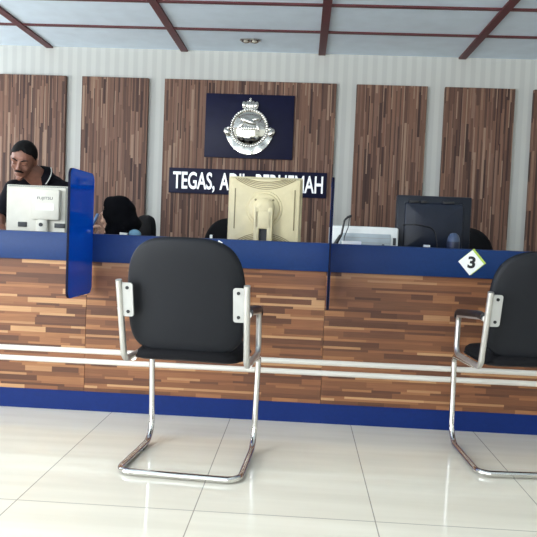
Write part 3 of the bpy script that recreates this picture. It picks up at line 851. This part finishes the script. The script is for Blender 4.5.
for s, e_, w in ((sn, en, wn), (sf, ef, wf)):
    capsule(bm, che.lerp(s, .4), s, .07, .05); capsule(bm, s, e_, .045, .036); capsule(bm, e_, w, .036, .022)
hand(bm, wn, (-.6, -.5, -.35), None, (0, -.2, .95), .3, .165, 1)
hand(bm, wf, (.12, -.1, .9), None, (-.9, .2, .1), .75, .165, 1)
kd = V((-.79, -.6, 0))
for s in (-1, 1):
    off = V((.6*s*.08, -.79*s*.08, 0))
    h = pel+off+V((0, 0, -.02)); k = pel+kd*.38+off+V((0, 0, -.06)); a_ = k+kd*.02+V((0, 0, -.42))
    capsule(bm, h, k, .075, .055); capsule(bm, k, a_, .05, .033); capsule(bm, a_, a_+kd*.13+V((0, 0, -.045)), .033, .026)
bmesh.ops.transform(bm, matrix=inv, verts=bm.verts)
obj('body', remesh(bm, .006, 3), M['skinw'], t, angle=180)
bm = B()
capsule(bm, che, bel, .113, .113); capsule(bm, bel, pel, .113, .125); capsule(bm, nb, che, .08, .1)
for s, e_, w in ((sn, en, wn), (sf, ef, wf)):
    capsule(bm, che.lerp(s, .4), s, .082, .064); capsule(bm, s, e_, .06, .05); capsule(bm, e_, w.lerp(e_, .12), .05, .036)
bmesh.ops.transform(bm, matrix=inv, verts=bm.verts)
un = obj('uniform_shirt', remesh(bm, .007, 3), M['uniform'], t, angle=180)
bm = B()
for s in (-1, 1):
    off = V((.6*s*.08, -.79*s*.08, 0))
    h = pel+off+V((0, 0, -.02)); k = pel+kd*.38+off+V((0, 0, -.06)); a_ = k+kd*.02+V((0, 0, -.40))
    capsule(bm, h, k, .09, .07); capsule(bm, k, a_, .068, .055)
bmesh.ops.transform(bm, matrix=inv, verts=bm.verts)
obj('trousers', remesh(bm, .01, 3), M['trouser'], t, angle=180)
for s in (-1, 1):
    off = V((.6*s*.08, -.79*s*.08, 0)); a_ = pel+kd*.46+off; a_.z = .04
    bm = B(); ellip(bm, inv @ a_, (.12, .044, .036), (0, 0, math.radians(37))); obj('shoe', bm, M['blackplastic'], t)
# headscarf: built around the head, opened at the face
bm = B()
def he(c, s, r=None): 
    for v in ellip(bm, c, s, r, 28): v.co = HM @ v.co
he((0, .02, .028), (.098, .112, .108)); he((0, -.035, .03), (.088, .078, .104)); he((0, -.03, .075), (.07, .075, .062)); he((0, .03, .08), (.07, .08, .055)); he((0, .045, -.03), (.10, .10, .10)); he((0, .0, -.09), (.095, .095, .07))
he((0, .09, -.06), (.088, .07, .07)); he((.0, -.04, -.135), (.085, .062, .07))
capsule(bm, HM @ V((0, .03, -.08)), nb+V((.02, -.03, -.06)), .098, .12)
capsule(bm, nb+V((.02, -.06, -.02)), nb+V((.03, -.12, -.08)), .085, .07)
bm = remesh(bm, .007, 5)
M4i = HM.inverted()
cut = [v for v in bm.verts if (lambda c: c.y < -.058+.1*max(0, c.z-.02) and -.105 < c.z < .2)(M4i @ v.co)]
bmesh.ops.delete(bm, geom=cut, context='VERTS')
for v in bm.verts:      # soft folds
    c = M4i @ v.co
    v.co += V((1, 0, 0))*.004*math.sin(c.z*70+c.y*40)
bmesh.ops.transform(bm, matrix=inv, verts=bm.verts)
obj('headscarf', bm, M['hijab'], t, angle=180)
bm = B(); box(bm, inv @ V((-1.12, 4.125, .892)), (.048, .02, .02), .003, rot=(0, .05, 0)); obj('shoulder_mark', bm, M['paper'], un)
bm = B(); ellip(bm, inv @ V((-1.06, 4.17, .895)), (.04, .03, .03)); obj('scarf_lining', bm, M['paleblue'], t)
# slim pale-blue item in her hand
bm = B(); box(bm, (0, 0, 0), (.012, .03, .085), .003); o = obj('pale_blue_card', bm, M['paleitem']); o.location = (-1.318, 4.17, .975); o.rotation_euler = (0, .42, 0)
tag(o, 'slim pale blue card held up between the blue divider and the woman', 'card')

# ------------------------------------------------------------------ light
def area(name, loc, rot, sx, sy, power, col):
    l = bpy.data.lights.new(name, 'AREA'); l.shape = 'RECTANGLE'; l.size = sx; l.size_y = sy; l.energy = power; l.color = col
    o = bpy.data.objects.new(name, l); C.objects.link(o); o.location = loc; o.rotation_euler = rot
    return o
def side_light(w, power):
    area('window_daylight', (XL-.10, (w[0]+w[1])/2, (w[2]+w[3])/2), (0, -PI/2, 0), w[3]-w[2], w[1]-w[0], power, (.92, .97, 1.0))
side_light(WIN_L, 450); side_light(WIN_F, 75)
area('door_daylight', ((WIN_B[0]+WIN_B[1])/2, YB-.10, (WIN_B[2]+WIN_B[3])/2), (PI/2, 0, 0), WIN_B[1]-WIN_B[0], WIN_B[3]-WIN_B[2], 110, (.95, .98, 1.0))
w = bpy.data.worlds.new('sky'); S.world = w; w.use_nodes = True
bg = w.node_tree.nodes['Background']; bg.inputs[0].default_value = (.75, .86, 1, 1); bg.inputs[1].default_value = 1.2

# ------------------------------------------------------------------ camera (solved from the photograph's lines)
f, yw, pi_, ro, H = 664.28, .0487, .0504, .0407, .9241
c, s = math.cos(yw), math.sin(yw)
fw = V((-s*math.cos(pi_), c*math.cos(pi_), -math.sin(pi_))); r = V((c, s, 0)); u = r.cross(fw)
r2 = r*math.cos(ro)+u*math.sin(ro); u2 = -r*math.sin(ro)+u*math.cos(ro)
cam = bpy.data.cameras.new('camera'); cam.sensor_width = 36; cam.lens = f*36/537; cam.clip_start = .05
co = bpy.data.objects.new('camera', cam); C.objects.link(co)
m = Matrix((r2, u2, -fw)).transposed().to_4x4(); m.translation = (0, 0, H); co.matrix_world = m
S.camera = co
vs = S.view_settings
vs.view_transform = 'Standard'; vs.look = 'None'; vs.gamma = 1; vs.exposure = 0.; vs.use_curve_mapping = False
S.cycles.use_denoising = True
S.cycles.max_bounces = 10; S.cycles.diffuse_bounces = 6; S.cycles.transparent_max_bounces = 12
S.cycles.caustics_reflective = False; S.cycles.caustics_refractive = False
